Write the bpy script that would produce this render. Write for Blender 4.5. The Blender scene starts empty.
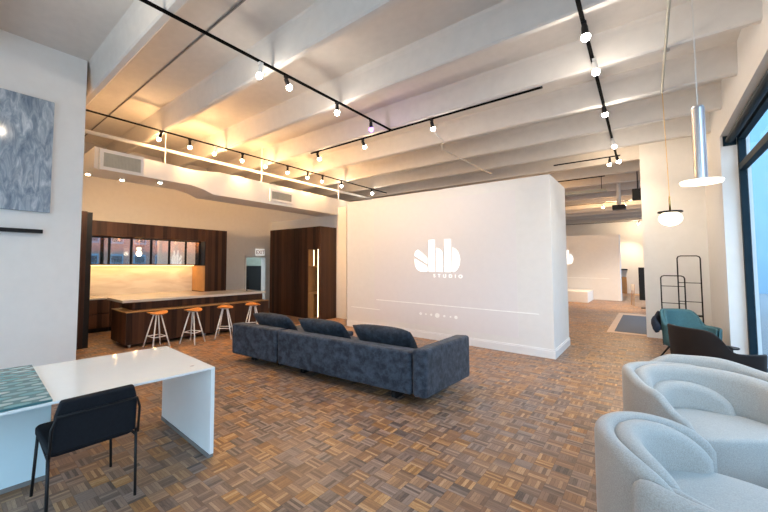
import bpy, bmesh, math, random
from mathutils import Vector, Matrix, Euler
random.seed(7)
C = bpy.context.scene.collection
SC = bpy.context.scene
PI = math.pi

# ---------------------------------------------------------------- camera
cam = bpy.data.cameras.new('camera')
co = bpy.data.objects.new('camera', cam); C.objects.link(co)
cam.sensor_fit = 'HORIZONTAL'; cam.sensor_width = 36.0
cam.lens = 36.0 * 354.729 / 768.0
cam.shift_x = 86.623 / 768.0
cam.shift_y = -11.354 / 768.0
cam.clip_start = .05; cam.clip_end = 300
yaw, pit, rol = math.radians(44.75685), math.radians(2.95142), math.radians(.44955)
f = Vector((-math.sin(yaw)*math.cos(pit), math.cos(yaw)*math.cos(pit), math.sin(pit)))
r = Vector((math.cos(yaw), math.sin(yaw), 0)); u = r.cross(f)
r2 = math.cos(rol)*r + math.sin(rol)*u; u2 = -math.sin(rol)*r + math.cos(rol)*u
co.matrix_world = Matrix(((r2.x, u2.x, -f.x, 0), (r2.y, u2.y, -f.y, 0), (r2.z, u2.z, -f.z, 1.62), (0, 0, 0, 1)))
SC.camera = co

# ---------------------------------------------------------------- world, exposure
w = bpy.data.worlds.new('sky'); SC.world = w; w.use_nodes = True
nt = w.node_tree
bg = nt.nodes['Background']
tc = nt.nodes.new('ShaderNodeTexCoord'); sep = nt.nodes.new('ShaderNodeSeparateXYZ'); rampw = nt.nodes.new('ShaderNodeValToRGB')
nt.links.new(tc.outputs['Generated'], sep.inputs[0]); nt.links.new(sep.outputs['Z'], rampw.inputs[0]); nt.links.new(rampw.outputs[0], bg.inputs['Color'])
rampw.color_ramp.elements[0].color = (.70, .87, 1, 1); rampw.color_ramp.elements[0].position = 0
rampw.color_ramp.elements[1].color = (.42, .70, 1, 1); rampw.color_ramp.elements[1].position = .8
bg.inputs['Strength'].default_value = 2.4
SC.view_settings.view_transform = 'Standard'; SC.view_settings.look = 'None'
SC.view_settings.gamma = 1; SC.view_settings.use_curve_mapping = False
SC.view_settings.exposure = 1.02
SC.cycles.max_bounces = 10; SC.cycles.diffuse_bounces = 5
SC.cycles.sample_clamp_indirect = 6
SPOT_W = 26.0      # one track head
WARM, MIDWARM, NEUTRAL = (1, .56, .23), (1, .74, .48), (1, .88, .74)

# ---------------------------------------------------------------- materials
MATS = {}
def new_mat(name):
    m = bpy.data.materials.new(name); m.use_nodes = True; MATS[name] = m
    return m, m.node_tree.nodes, m.node_tree.links, m.node_tree.nodes['Principled BSDF']
def plain(name, col, rough=.5, metal=0, emit=None, es=0, spec=.5, var=.06, scale=9, bump=0, bscale=120, sheen=0, coat=0):
    m, N, L, B = new_mat(name)
    B.inputs['Roughness'].default_value = rough; B.inputs['Metallic'].default_value = metal
    B.inputs['Specular IOR Level'].default_value = spec
    if sheen: B.inputs['Sheen Weight'].default_value = sheen
    if coat: B.inputs['Coat Weight'].default_value = coat
    t = N.new('ShaderNodeTexCoord')
    n = N.new('ShaderNodeTexNoise'); n.inputs['Scale'].default_value = scale; n.inputs['Detail'].default_value = 3
    L.new(t.outputs['Object'], n.inputs['Vector'])
    rp = N.new('ShaderNodeValToRGB'); L.new(n.outputs['Fac'], rp.inputs[0])
    a = [max(0, c*(1-var)) for c in col]; b = [min(1, c*(1+var)) for c in col]
    rp.color_ramp.elements[0].position = .3; rp.color_ramp.elements[1].position = .7
    rp.color_ramp.elements[0].color = (*a, 1); rp.color_ramp.elements[1].color = (*b, 1)
    L.new(rp.outputs[0], B.inputs['Base Color'])
    if emit:
        B.inputs['Emission Color'].default_value = (*emit, 1); B.inputs['Emission Strength'].default_value = es
    if bump:
        n2 = N.new('ShaderNodeTexNoise'); n2.inputs['Scale'].default_value = bscale; n2.inputs['Detail'].default_value = 2
        L.new(t.outputs['Object'], n2.inputs['Vector'])
        bp = N.new('ShaderNodeBump'); bp.inputs['Strength'].default_value = bump; bp.inputs['Distance'].default_value = .004
        L.new(n2.outputs['Fac'], bp.inputs['Height']); L.new(bp.outputs[0], B.inputs['Normal'])
    return m
def M_(N, L, op, a, b=None, c=None):
    n = N.new('ShaderNodeMath'); n.operation = op
    for i, v in enumerate((a, b, c)):
        if v is None: continue
        if isinstance(v, (int, float)): n.inputs[i].default_value = v
        else: L.new(v, n.inputs[i])
    return n.outputs[0]

plain('wall_paint', (.80, .79, .77), .75, var=.015, bump=.05, bscale=60)
plain('kitchen_paint', (.66, .63, .58), .8, var=.02)
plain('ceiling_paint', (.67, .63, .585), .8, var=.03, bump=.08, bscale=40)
plain('white_trim', (.82, .82, .82), .45, var=.01)
plain('black_metal', (.009, .009, .010), .5, spec=.3, var=.1)
plain('dark_frame', (.006, .020, .032), .6, spec=.15, var=.1)
plain('track_black', (.006, .006, .006), .9, spec=.02)
plain('white_metal', (.88, .86, .82), .5, var=.02)
plain('steel', (.62, .62, .64), .28, metal=1, var=.03)
plain('brass', (.75, .52, .22), .3, metal=1, var=.04)
plain('white_lacquer', (.84, .88, .88), .12, var=.01, coat=.3)
plain('pedestal_glaze', (.66, .83, .88), .15, var=.01)
plain('plinth_grey', (.20, .19, .18), .5)
plain('black_fabric', (.008, .010, .014), .8, spec=.25, var=.15, scale=60, bump=.15, bscale=300)
plain('dark_shell', (.018, .012, .010), .7, spec=.2, var=.1)
plain('teal_fabric', (.062, .150, .165), .85, var=.1, scale=40, bump=.2, bscale=220)
plain('navy_cloth', (.012, .018, .032), .9, var=.2, scale=30)
plain('marble_top', (.60, .54, .47), .2, var=.04, scale=3)
plain('oak', (.42, .22, .08), .5, var=.12, scale=6)
plain('orange_seat', (.52, .20, .04), .45, var=.15, scale=14)
plain('carpet_grey', (.13, .13, .135), .95, var=.12, scale=60)
plain('rug_border', (.60, .43, .30), .6)
plain('bench_white', (.80, .79, .76), .5, var=.01)
plain('pale_wood', (.50, .33, .19), .5)
plain('grille_back', (.02, .02, .02), .8)
plain('grille_slat', (.42, .42, .36), .5)
plain('cable_white', (.70, .68, .64), .5)
plain('sign_white', (.85, .85, .83), .4, emit=(1, .97, .92), es=.22)
plain('sign_ink', (.25, .10, .09), .5)
plain('led_warm', (1, .8, .5), .5, emit=(1, .62, .24), es=3)
plain('led_white', (1, .93, .8), .5, emit=(1, .80, .50), es=2.2)
plain('bulb_warm', (1, .9, .7), .3, emit=(1, .80, .50), es=26)
plain('bulb_neutral', (1, .96, .9), .3, emit=(1, .95, .87), es=26)
plain('bulb_purple', (.6, .4, 1), .3, emit=(.30, .10, 1), es=4)
plain('globe_glow', (1, .95, .85), .3, emit=(1, .86, .60), es=1.3)
plain('disc_glow', (1, .95, .88), .3, emit=(1, .86, .62), es=.7)
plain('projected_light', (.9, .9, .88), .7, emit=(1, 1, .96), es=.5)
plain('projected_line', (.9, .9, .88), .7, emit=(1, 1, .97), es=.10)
plain('projected_tint', (.80, .775, .775), .7, var=.01)  # wall colour with the projector's faint light mixed in
plain('facade_pale', (.17, .31, .42), .7, var=.04, scale=1)
plain('facade_stripe', (.50, .60, .66), .6)
plain('facade_window', (.06, .09, .12), .1)
plain('asphalt', (.16, .17, .18), .9)
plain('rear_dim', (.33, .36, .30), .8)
plain('amber_oak', (.45, .24, .09), .45, var=.12, scale=5)

def wood_walnut():
    m, N, L, B = new_mat('walnut')
    t = N.new('ShaderNodeTexCoord'); s = N.new('ShaderNodeSeparateXYZ'); L.new(t.outputs['Object'], s.inputs[0])
    sm = M_(N, L, 'ADD', s.outputs[0], s.outputs[1])
    fl = M_(N, L, 'FLOOR', M_(N, L, 'MULTIPLY', sm, 9.0))
    wn = N.new('ShaderNodeTexWhiteNoise'); wn.noise_dimensions = '1D'; L.new(fl, wn.inputs['W'])
    mp = N.new('ShaderNodeMapping'); mp.inputs['Scale'].default_value = (26, 26, 1.1); L.new(t.outputs['Object'], mp.inputs[0])
    n = N.new('ShaderNodeTexNoise'); n.inputs['Scale'].default_value = 1.6; n.inputs['Detail'].default_value = 5; L.new(mp.outputs[0], n.inputs['Vector'])
    mx = M_(N, L, 'ADD', M_(N, L, 'MULTIPLY', wn.outputs['Value'], .5), M_(N, L, 'MULTIPLY', n.outputs['Fac'], .5))
    rp = N.new('ShaderNodeValToRGB'); L.new(mx, rp.inputs[0])
    e = rp.color_ramp.elements
    e[0].position = .2; e[0].color = (.022, .009, .005, 1); e[1].position = .8; e[1].color = (.105, .043, .021, 1)
    L.new(rp.outputs[0], B.inputs['Base Color']); B.inputs['Roughness'].default_value = .5; B.inputs['Specular IOR Level'].default_value = .3
wood_walnut()

def parquet():
    m, N, L, B = new_mat('parquet')
    T, K = .12, 5
    g = N.new('ShaderNodeNewGeometry'); s = N.new('ShaderNodeSeparateXYZ'); L.new(g.outputs['Position'], s.inputs[0])
    X = M_(N, L, 'DIVIDE', s.outputs[0], T); Y = M_(N, L, 'DIVIDE', s.outputs[1], T)
    fx = M_(N, L, 'FLOOR', X); fy = M_(N, L, 'FLOOR', Y)
    ux = M_(N, L, 'SUBTRACT', X, fx); uy = M_(N, L, 'SUBTRACT', Y, fy)
    par = M_(N, L, 'FLOORED_MODULO', M_(N, L, 'ADD', fx, fy), 2.0)
    def mix(fac, a, b):
        return M_(N, L, 'ADD', M_(N, L, 'MULTIPLY', a, M_(N, L, 'SUBTRACT', 1.0, fac)), M_(N, L, 'MULTIPLY', b, fac))
    across = mix(par, ux, uy); along = mix(par, uy, ux)
    k = M_(N, L, 'FLOOR', M_(N, L, 'MULTIPLY', across, float(K)))
    cv = N.new('ShaderNodeCombineXYZ'); L.new(fx, cv.inputs[0]); L.new(fy, cv.inputs[1]); L.new(k, cv.inputs[2])
    wn = N.new('ShaderNodeTexWhiteNoise'); wn.noise_dimensions = '3D'; L.new(cv.outputs[0], wn.inputs['Vector'])
    cv2 = N.new('ShaderNodeCombineXYZ'); L.new(fx, cv2.inputs[0]); L.new(fy, cv2.inputs[1]); cv2.inputs[2].default_value = 77.3
    wn2 = N.new('ShaderNodeTexWhiteNoise'); wn2.noise_dimensions = '3D'; L.new(cv2.outputs[0], wn2.inputs['Vector'])
    # broad wear of the boards
    ns = N.new('ShaderNodeTexNoise'); ns.inputs['Scale'].default_value = .55; ns.inputs['Detail'].default_value = 2; L.new(g.outputs['Position'], ns.inputs['Vector'])
    # grain
    gx = N.new('ShaderNodeCombineXYZ')
    L.new(M_(N, L, 'MULTIPLY', across, 26.0), gx.inputs[0]); L.new(M_(N, L, 'MULTIPLY', along, 3.0), gx.inputs[1]); L.new(M_(N, L, 'MULTIPLY', wn.outputs['Value'], 60.0), gx.inputs[2])
    gn = N.new('ShaderNodeTexNoise'); gn.inputs['Scale'].default_value = 1; gn.inputs['Detail'].default_value = 3; L.new(gx.outputs[0], gn.inputs['Vector'])
    v = M_(N, L, 'ADD', M_(N, L, 'MULTIPLY', wn.outputs['Value'], .42), M_(N, L, 'MULTIPLY', wn2.outputs['Value'], .26))
    v = M_(N, L, 'ADD', v, M_(N, L, 'MULTIPLY', gn.outputs['Fac'], .36))
    rp = N.new('ShaderNodeValToRGB'); L.new(v, rp.inputs[0]); cr = rp.color_ramp
    cr.elements[0].position = .18; cr.elements[0].color = (.085, .050, .034, 1)
    cr.elements[1].position = .95; cr.elements[1].color = (.60, .43, .29, 1)
    for p, c in ((.42, (.215, .126, .082)), (.60, (.285, .172, .110)), (.74, (.385, .240, .145))):
        x = cr.elements.new(p); x.color = (*c, 1)
    # hue: some honey coloured, some grey blocks
    hs = N.new('ShaderNodeHueSaturation'); L.new(rp.outputs[0], hs.inputs['Color'])
    L.new(M_(N, L, 'ADD', .66, M_(N, L, 'MULTIPLY', wn2.outputs['Value'], .65)), hs.inputs['Saturation'])
    # seams
    fr = M_(N, L, 'FRACT', M_(N, L, 'MULTIPLY', across, float(K)))
    d1 = M_(N, L, 'MINIMUM', fr, M_(N, L, 'SUBTRACT', 1.0, fr))
    d2 = M_(N, L, 'MINIMUM', along, M_(N, L, 'SUBTRACT', 1.0, along))
    s1 = M_(N, L, 'LESS_THAN', d1, .035); s2 = M_(N, L, 'LESS_THAN', d2, .012)
    seam = M_(N, L, 'MAXIMUM', s1, s2)
    mc = N.new('ShaderNodeMix'); mc.data_type = 'RGBA'; L.new(M_(N, L, 'MULTIPLY', seam, .6), mc.inputs['Factor'])
    L.new(hs.outputs[0], mc.inputs[6]); mc.inputs[7].default_value = (.05, .03, .02, 1)
    L.new(mc.outputs[2], B.inputs['Base Color'])
    L.new(M_(N, L, 'ADD', .30, M_(N, L, 'MULTIPLY', ns.outputs['Fac'], .22)), B.inputs['Roughness'])
    B.inputs['Specular IOR Level'].default_value = .28
parquet()

def sofa_fabric(name, k):
    m, N, L, B = new_mat(name)
    t = N.new('ShaderNodeTexCoord')
    n = N.new('ShaderNodeTexNoise'); n.inputs['Scale'].default_value = 11; n.inputs['Detail'].default_value = 8; n.inputs['Roughness'].default_value = .68; L.new(t.outputs['Object'], n.inputs['Vector'])
    rp = N.new('ShaderNodeValToRGB'); L.new(n.outputs['Fac'], rp.inputs[0])
    e = rp.color_ramp.elements; e[0].position = .40; e[0].color = (.017*k, .023*k, .034*k, 1); e[1].position = .64; e[1].color = (.058*k, .073*k, .101*k, 1)
    L.new(rp.outputs[0], B.inputs['Base Color']); B.inputs['Roughness'].default_value = .75; B.inputs['Sheen Weight'].default_value = .08; B.inputs['Specular IOR Level'].default_value = .3
    n2 = N.new('ShaderNodeTexNoise'); n2.inputs['Scale'].default_value = 26; n2.inputs['Detail'].default_value = 5; L.new(t.outputs['Object'], n2.inputs['Vector'])
    b = N.new('ShaderNodeBump'); b.inputs['Strength'].default_value = .35; b.inputs['Distance'].default_value = .012; L.new(n2.outputs['Fac'], b.inputs['Height']); L.new(b.outputs[0], B.inputs['Normal'])
sofa_fabric('sofa_velvet', 1.0); sofa_fabric('cushion_velvet', .6)

def weave(name, col, var=.2):
    m, N, L, B = new_mat(name)
    t = N.new('ShaderNodeTexCoord')
    n = N.new('ShaderNodeTexNoise'); n.inputs['Scale'].default_value = 190; n.inputs['Detail'].default_value = 2; L.new(t.outputs['Object'], n.inputs['Vector'])
    rp = N.new('ShaderNodeValToRGB'); L.new(n.outputs['Fac'], rp.inputs[0])
    e = rp.color_ramp.elements; e[0].position = .3; e[0].color = (*[c*(1-var) for c in col], 1); e[1].position = .7; e[1].color = (*[min(1, c*(1+var*.6)) for c in col], 1)
    L.new(rp.outputs[0], B.inputs['Base Color']); B.inputs['Roughness'].default_value = .9; B.inputs['Sheen Weight'].default_value = .25
    b = N.new('ShaderNodeBump'); b.inputs['Strength'].default_value = .3; b.inputs['Distance'].default_value = .003; L.new(n.outputs['Fac'], b.inputs['Height']); L.new(b.outputs[0], B.inputs['Normal'])
weave('cream_weave', (.385, .365, .335))

def painting_mat():
    m, N, L, B = new_mat('painted_canvas')
    t = N.new('ShaderNodeTexCoord')
    mp = N.new('ShaderNodeMapping'); mp.inputs['Rotation'].default_value = (.9, 0, 0); mp.inputs['Scale'].default_value = (1, 5, 1.6); L.new(t.outputs['Object'], mp.inputs[0])
    n = N.new('ShaderNodeTexNoise'); n.inputs['Scale'].default_value = 2.3; n.inputs['Detail'].default_value = 10; n.inputs['Roughness'].default_value = .65; n.inputs['Distortion'].default_value = .9; L.new(mp.outputs[0], n.inputs['Vector'])
    rp = N.new('ShaderNodeValToRGB'); L.new(n.outputs['Fac'], rp.inputs[0]); cr = rp.color_ramp
    cr.elements[0].position = .34; cr.elements[0].color = (.15, .20, .27, 1); cr.elements[1].position = .68; cr.elements[1].color = (.66, .70, .73, 1)
    x = cr.elements.new(.47); x.color = (.27, .33, .40, 1); x = cr.elements.new(.57); x.color = (.40, .46, .53, 1)
    L.new(rp.outputs[0], B.inputs['Base Color']); B.inputs['Roughness'].default_value = .13
painting_mat()

def teal_glass():
    m, N, L, B = new_mat('teal_pattern_glass')
    t = N.new('ShaderNodeTexCoord'); s = N.new('ShaderNodeSeparateXYZ'); L.new(t.outputs['Object'], s.inputs[0])
    P, Q = .17, .062          # length along y, pitch along x
    row = M_(N, L, 'DIVIDE', s.outputs[0], Q); ri = M_(N, L, 'FLOOR', row); rf = M_(N, L, 'SUBTRACT', M_(N, L, 'FRACT', row), .5)
    off = M_(N, L, 'MULTIPLY', M_(N, L, 'FLOORED_MODULO', ri, 2.0), .5)
    cy = M_(N, L, 'ADD', M_(N, L, 'DIVIDE', s.outputs[1], P), off); ci = M_(N, L, 'FLOOR', cy); cf = M_(N, L, 'SUBTRACT', M_(N, L, 'FRACT', cy), .5)
    d = M_(N, L, 'ADD', M_(N, L, 'POWER', M_(N, L, 'ABSOLUTE', M_(N, L, 'DIVIDE', cf, .40)), 2.0), M_(N, L, 'POWER', M_(N, L, 'ABSOLUTE', M_(N, L, 'DIVIDE', rf, .36)), 2.0))
    ins = M_(N, L, 'LESS_THAN', d, 1.0)
    cv = N.new('ShaderNodeCombineXYZ'); L.new(ri, cv.inputs[0]); L.new(ci, cv.inputs[1])
    wn = N.new('ShaderNodeTexWhiteNoise'); L.new(cv.outputs[0], wn.inputs['Vector'])
    r1 = N.new('ShaderNodeValToRGB'); L.new(wn.outputs['Value'], r1.inputs[0]); r1.color_ramp.elements[0].color = (.10, .30, .32, 1); r1.color_ramp.elements[1].color = (.42, .52, .52, 1)
    mc = N.new('ShaderNodeMix'); mc.data_type = 'RGBA'; L.new(ins, mc.inputs['Factor']); mc.inputs[6].default_value = (.045, .145, .16, 1); L.new(r1.outputs[0], mc.inputs[7])
    L.new(mc.outputs[2], B.inputs['Base Color']); B.inputs['Roughness'].default_value = .08
teal_glass()

def glass_mix(name, tint, gloss, rough=.01, gtint=(1, 1, 1)):
    m, N, L, B = new_mat(name)
    tr = N.new('ShaderNodeBsdfTransparent'); tr.inputs[0].default_value = (*tint, 1)
    gl = N.new('ShaderNodeBsdfGlossy'); gl.inputs['Roughness'].default_value = rough; gl.inputs[0].default_value = (*gtint, 1)
    mx = N.new('ShaderNodeMixShader'); mx.inputs[0].default_value = gloss
    L.new(tr.outputs[0], mx.inputs[1]); L.new(gl.outputs[0], mx.inputs[2]); L.new(mx.outputs[0], N['Material Output'].inputs['Surface'])
glass_mix('window_glass', (.93, .97, 1), .05)
glass_mix('mirror_glass', (.60, .54, .46), .42, .02)

def brick():
    m, N, L, B = new_mat('brick_wall')
    t = N.new('ShaderNodeTexCoord'); mp = N.new('ShaderNodeMapping'); mp.inputs['Rotation'].default_value = (PI/2, 0, PI/2); L.new(t.outputs['Object'], mp.inputs[0])
    cv = N.new('ShaderNodeCombineXYZ'); s = N.new('ShaderNodeSeparateXYZ'); L.new(t.outputs['Object'], s.inputs[0]); L.new(s.outputs[1], cv.inputs[0]); L.new(s.outputs[2], cv.inputs[1])
    b = N.new('ShaderNodeTexBrick'); b.inputs['Scale'].default_value = 2.2; b.inputs['Color1'].default_value = (.26, .12, .09, 1); b.inputs['Color2'].default_value = (.34, .18, .14, 1); b.inputs['Mortar'].default_value = (.45, .42, .40, 1)
    L.new(cv.outputs[0], b.inputs['Vector']); L.new(b.outputs[0], B.inputs['Base Color']); B.inputs['Roughness'].default_value = .9
brick()

def marble_wall():
    m, N, L, B = new_mat('marble_splash')
    t = N.new('ShaderNodeTexCoord')
    mp = N.new('ShaderNodeMapping'); mp.inputs['Scale'].default_value = (1, .5, 2.2); mp.inputs['Rotation'].default_value = (.25, 0, 0); L.new(t.outputs['Object'], mp.inputs[0])
    n = N.new('ShaderNodeTexNoise'); n.inputs['Scale'].default_value = 2; n.inputs['Detail'].default_value = 6; n.inputs['Distortion'].default_value = 1.2; L.new(mp.outputs[0], n.inputs['Vector'])
    rp = N.new('ShaderNodeValToRGB'); L.new(n.outputs['Fac'], rp.inputs[0]); e = rp.color_ramp.elements
    e[0].position = .35; e[0].color = (.60, .54, .47, 1); e[1].position = .6; e[1].color = (.74, .69, .62, 1)
    L.new(rp.outputs[0], B.inputs['Base Color']); B.inputs['Roughness'].default_value = .3
marble_wall()

# ---------------------------------------------------------------- mesh helpers
class MB:
    def __init__(s): s.b = bmesh.new()
    def box(s, x0, x1, y0, y1, z0, z1, rot=None, org=None):
        v = [s.b.verts.new((x, y, z)) for x in (x0, x1) for y in (y0, y1) for z in (z0, z1)]
        for f in ((0, 1, 3, 2), (4, 6, 7, 5), (0, 4, 5, 1), (2, 3, 7, 6), (0, 2, 6, 4), (1, 5, 7, 3)): s.b.faces.new([v[i] for i in f])
        if rot is not None:
            o = Vector(org or (0, 0, 0)); R = rot.to_matrix() if isinstance(rot, Euler) else rot
            for q in v: q.co = R @ (q.co - o) + o
        return s
    def prism(s, pts, axis, a, b):      # polygon extruded along an axis; pts in the two other axes
        def P(p, t):
            if axis == 'x': return (t, p[0], p[1])
            if axis == 'y': return (p[0], t, p[1])
            return (p[0], p[1], t)
        A = [s.b.verts.new(P(p, a)) for p in pts]; B = [s.b.verts.new(P(p, b)) for p in pts]
        n = len(pts)
        s.b.faces.new(A); s.b.faces.new(B[::-1])
        for i in range(n): s.b.faces.new((A[i], B[i], B[(i+1) % n], A[(i+1) % n]))
        return s
    def tube(s, pts, rad, n=8, close=False):
        pts = [Vector(p) for p in pts]; rings = []
        m = len(pts); rr = rad if isinstance(rad, (list, tuple)) else [rad]*m
        prev = None
        for i, p in enumerate(pts):
            if close: d = (pts[(i+1) % m] - pts[i-1]).normalized()
            elif i == 0: d = (pts[1]-pts[0]).normalized()
            elif i == m-1: d = (pts[-1]-pts[-2]).normalized()
            else: d = ((pts[i+1]-p).normalized() + (p-pts[i-1]).normalized()).normalized()
            if prev is None:
                a = Vector((0, 0, 1)) if abs(d.z) < .9 else Vector((1, 0, 0))
                x = d.cross(a).normalized()
            else:
                x = (prev - d*prev.dot(d)).normalized()
            prev = x; y = d.cross(x)
            rings.append([s.b.verts.new(p + rr[i]*(math.cos(2*PI*k/n)*x + math.sin(2*PI*k/n)*y)) for k in range(n)])
        seq = list(range(m-1)) + ([m-1] if close else [])
        for i in seq:
            A, B = rings[i], rings[(i+1) % m]
            for k in range(n): s.b.faces.new((A[k], A[(k+1) % n], B[(k+1) % n], B[k]))
        if not close:
            s.b.faces.new(rings[0][::-1]); s.b.faces.new(rings[-1])
        return s
    def lathe(s, prof, c=(0, 0, 0), n=24, mat=None):     # prof: (radius, z) list
        c = Vector(c); rings = []
        for rad, z in prof:
            if rad < 1e-5: rings.append([s.b.verts.new(c + Vector((0, 0, z)))])
            else: rings.append([s.b.verts.new(c + Vector((rad*math.cos(2*PI*k/n), rad*math.sin(2*PI*k/n), z))) for k in range(n)])
        for A, B in zip(rings, rings[1:]):
            for k in range(n):
                k2 = (k+1) % n
                if len(A) == 1 and len(B) == 1: continue
                if len(A) == 1: s.b.faces.new((A[0], B[k], B[k2]))
                elif len(B) == 1: s.b.faces.new((A[k], A[k2], B[0]))
                else: s.b.faces.new((A[k], A[k2], B[k2], B[k]))
        if len(rings[0]) > 1: s.b.faces.new(rings[0])
        if len(rings[-1]) > 1: s.b.faces.new(rings[-1])
        return s
    def loft(s, loops, cap=True, closed=False):
        R = [[s.b.verts.new(p) for p in lp] for lp in loops]
        n = len(R[0]); m = len(R)
        for i in range(m if closed else m-1):
            A, B = R[i], R[(i+1) % m]
            for k in range(n): s.b.faces.new((A[k], A[(k+1) % n], B[(k+1) % n], B[k]))
        if cap and not closed:
            s.b.faces.new(R[0][::-1]); s.b.faces.new(R[-1])
        return s
    def xf(s, M):
        for v in s.b.verts: v.co = M @ v.co
        return s

S = 1.15                            # size of the upper room relative to the first survey
SCALE = Matrix.Translation((0, 0, 1.62)) @ Matrix.Scale(S, 4) @ Matrix.Translation((0, 0, -1.62))
def Q(p): return tuple(SCALE @ Vector(p))
MB.sc = lambda s: s.xf(SCALE)
def wloc(p):
    return Matrix.Translation(p.location) @ p.rotation_euler.to_matrix().to_4x4()
def obj(name, mb, mat, parent=None, smooth=False, bevel=0, sub=0, world=False, seg=2):
    """links ONE mesh object; world=True: the mesh is written in world coordinates and moved into its parent's frame"""
    if world and parent is not None:
        q = parent; Mx = Matrix.Identity(4)
        while q is not None: Mx = wloc(q) @ Mx; q = q.parent
        mb.xf(Mx.inverted())
    bmesh.ops.recalc_face_normals(mb.b, faces=mb.b.faces)
    me = bpy.data.meshes.new(name); mb.b.to_mesh(me); mb.b.free()
    o = bpy.data.objects.new(name, me); C.objects.link(o)
    me.materials.append(MATS[mat])
    if parent is not None: o.parent = parent
    if smooth: me.polygons.foreach_set('use_smooth', [True]*len(me.polygons))
    if bevel:
        bv = o.modifiers.new('bevel', 'BEVEL'); bv.width = bevel; bv.segments = seg; bv.limit_method = 'ANGLE'
    if sub:
        sb = o.modifiers.new('sub', 'SUBSURF'); sb.levels = sub; sb.render_levels = sub
    return o
def tag(o, label, cat, group=None):
    o['label'] = label; o['category'] = cat
    if group: o['group'] = group
    return o
def thing(name, label, cat, loc=(0, 0, 0), rz=0, group=None):
    o = bpy.data.objects.new(name, None); C.objects.link(o)
    o.location = loc; o.rotation_euler = (0, 0, rz); o.empty_display_size = .1
    return tag(o, label, cat, group)
def struct(name, mb, mat, parent=None, bevel=0, smooth=False):
    o = obj(name, mb, mat, parent, bevel=bevel, smooth=smooth)
    if parent is None: o['kind'] = 'structure'
    return o
def dup(root, loc, rz=None, label=None):
    rt = root.copy(); C.objects.link(rt); rt.location = loc
    if rz is not None: rt.rotation_euler = (0, 0, rz)
    if label: rt['label'] = label
    for ch in list(root.children):
        c = ch.copy(); C.objects.link(c); c.parent = rt
        for g in ch.children:
            d = g.copy(); C.objects.link(d); d.parent = c
    return rt
def text_mesh(txt, size, depth, spacing=1.0):
    cu = bpy.data.curves.new('text', 'FONT'); cu.body = txt; cu.size = size; cu.extrude = depth; cu.align_x = 'CENTER'; cu.space_character = spacing
    o = bpy.data.objects.new('text', cu); C.objects.link(o)
    bpy.context.view_layer.update()
    me = bpy.data.meshes.new_from_object(o)
    bpy.data.objects.remove(o)
    mb = MB(); mb.b.from_mesh(me); return mb

# ================================================================ SETTING
ZC, ZB = Q((0, 0, 4.15))[2], Q((0, 0, 3.80))[2]
XR = .776*S            # face of the window wall
struct('floor', MB().box(-11.5, 1.3, -3.2, 32, -.15, 0), 'parquet')
struct('ceiling', MB().box(-11.5, 1.3, -3.2, 32, ZC, ZC+.15), 'ceiling_paint')
for i in range(-3, 22):
    Y = (1.383 + 1.244*i)*S
    pts = [(Y-.19, ZC+.02), (Y-.165, ZC-.03), (Y-.15, ZC-.09), (Y-.115, ZB+.02), (Y-.095, ZB), (Y-.02, ZB), (Y, ZB+.02), (Y+.05, ZC-.09), (Y+.085, ZC-.03), (Y+.145, ZC+.02)]
    struct('trim_%d' % (i+4), MB().prism(pts, 'x', -9.66, XR+.02), 'ceiling_paint')
struct('trim_28', MB().tube([(-9.6, 1.96*S, ZC-.012), (XR, 1.96*S, ZC-.012)], .012), 'plinth_grey')
struct('wall_left', MB().box(-4.97*S-.2, -4.97*S, -3, 1.217*S, 0, ZC), 'wall_paint')
struct('wall_kitchen', MB().box(-9.85, -4.97*S-.2, 1.15, 1.35, 0, ZC), 'kitchen_paint')
bw = MB()
bw.box(-9.85, -9.65, 1.2, 7.28, 0, ZC).box(-9.85, -9.65, 8.11, 32, 0, ZC).box(-9.85, -9.65, 7.28, 8.11, 1.80, ZC)
struct('wall_back', bw, 'kitchen_paint')
struct('wall_alcove', MB().box(-11.2, -11.0, 6.2, 9.4, 0, 3.0), 'rear_dim')
struct('wall_rear', MB().box(-11.5, 1.3, -3.2, -3, 3.45, ZC).box(-11.5, -4.6, -3.2, -3, 0, 3.45).box(.6, 1.3, -3.2, -3, 0, 3.45).box(-4.6, .6, -3.2, -3, 0, .12), 'wall_paint')
ZH = Q((0, 0, 3.48))[2]
struct('wall_right', MB().box(XR, 1.2, 7.85*S, 12.5, 0, ZC), 'wall_paint')
struct('wall_right_far', MB().box(XR, 1.2, 26, 32, 0, ZC).box(XR, 1.2, 12.5, 26, ZH, ZC).box(XR, 1.2, 12.5, 26, 0, .08), 'wall_paint')
struct('wall_header', MB().box(XR, 1.2, -3, 7.85*S, ZH, ZC), 'wall_paint')
struct('wall_sill', MB().box(.93*S-.01, 1.2, -3, 7.85*S, 0, .08), 'wall_paint')
struct('wall_column', MB().box(-.089, XR, 11.4, 11.75, 0, ZC), 'wall_paint')
struct('wall_far', MB().box(-9.65, XR, 28.5, 28.7, 0, ZC), 'wall_paint')
# central partition with its skirting
struct('wall_center', MB().box(-5.63, -1.206, 7.537, 9.11, 0, 3.226), 'wall_paint', bevel=.004)
bb = MB()
for zz, t in ((.13, .016), (.155, .009)):
    bb.box(-5.63, -1.206+t, 7.537-t, 7.537, 0, zz); bb.box(-1.206, -1.206+t, 7.537, 9.11, 0, zz)
struct('baseboard_center', bb, 'white_trim')
struct('wall_pier', MB().box(-6.66, -6.30, 8.40, 8.55, 0, 3.30), 'wall_paint')
struct('wall_partition', MB().box(-9.65, -6.66, 8.40, 8.52, 0, 3.08), 'wall_paint')

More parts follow.
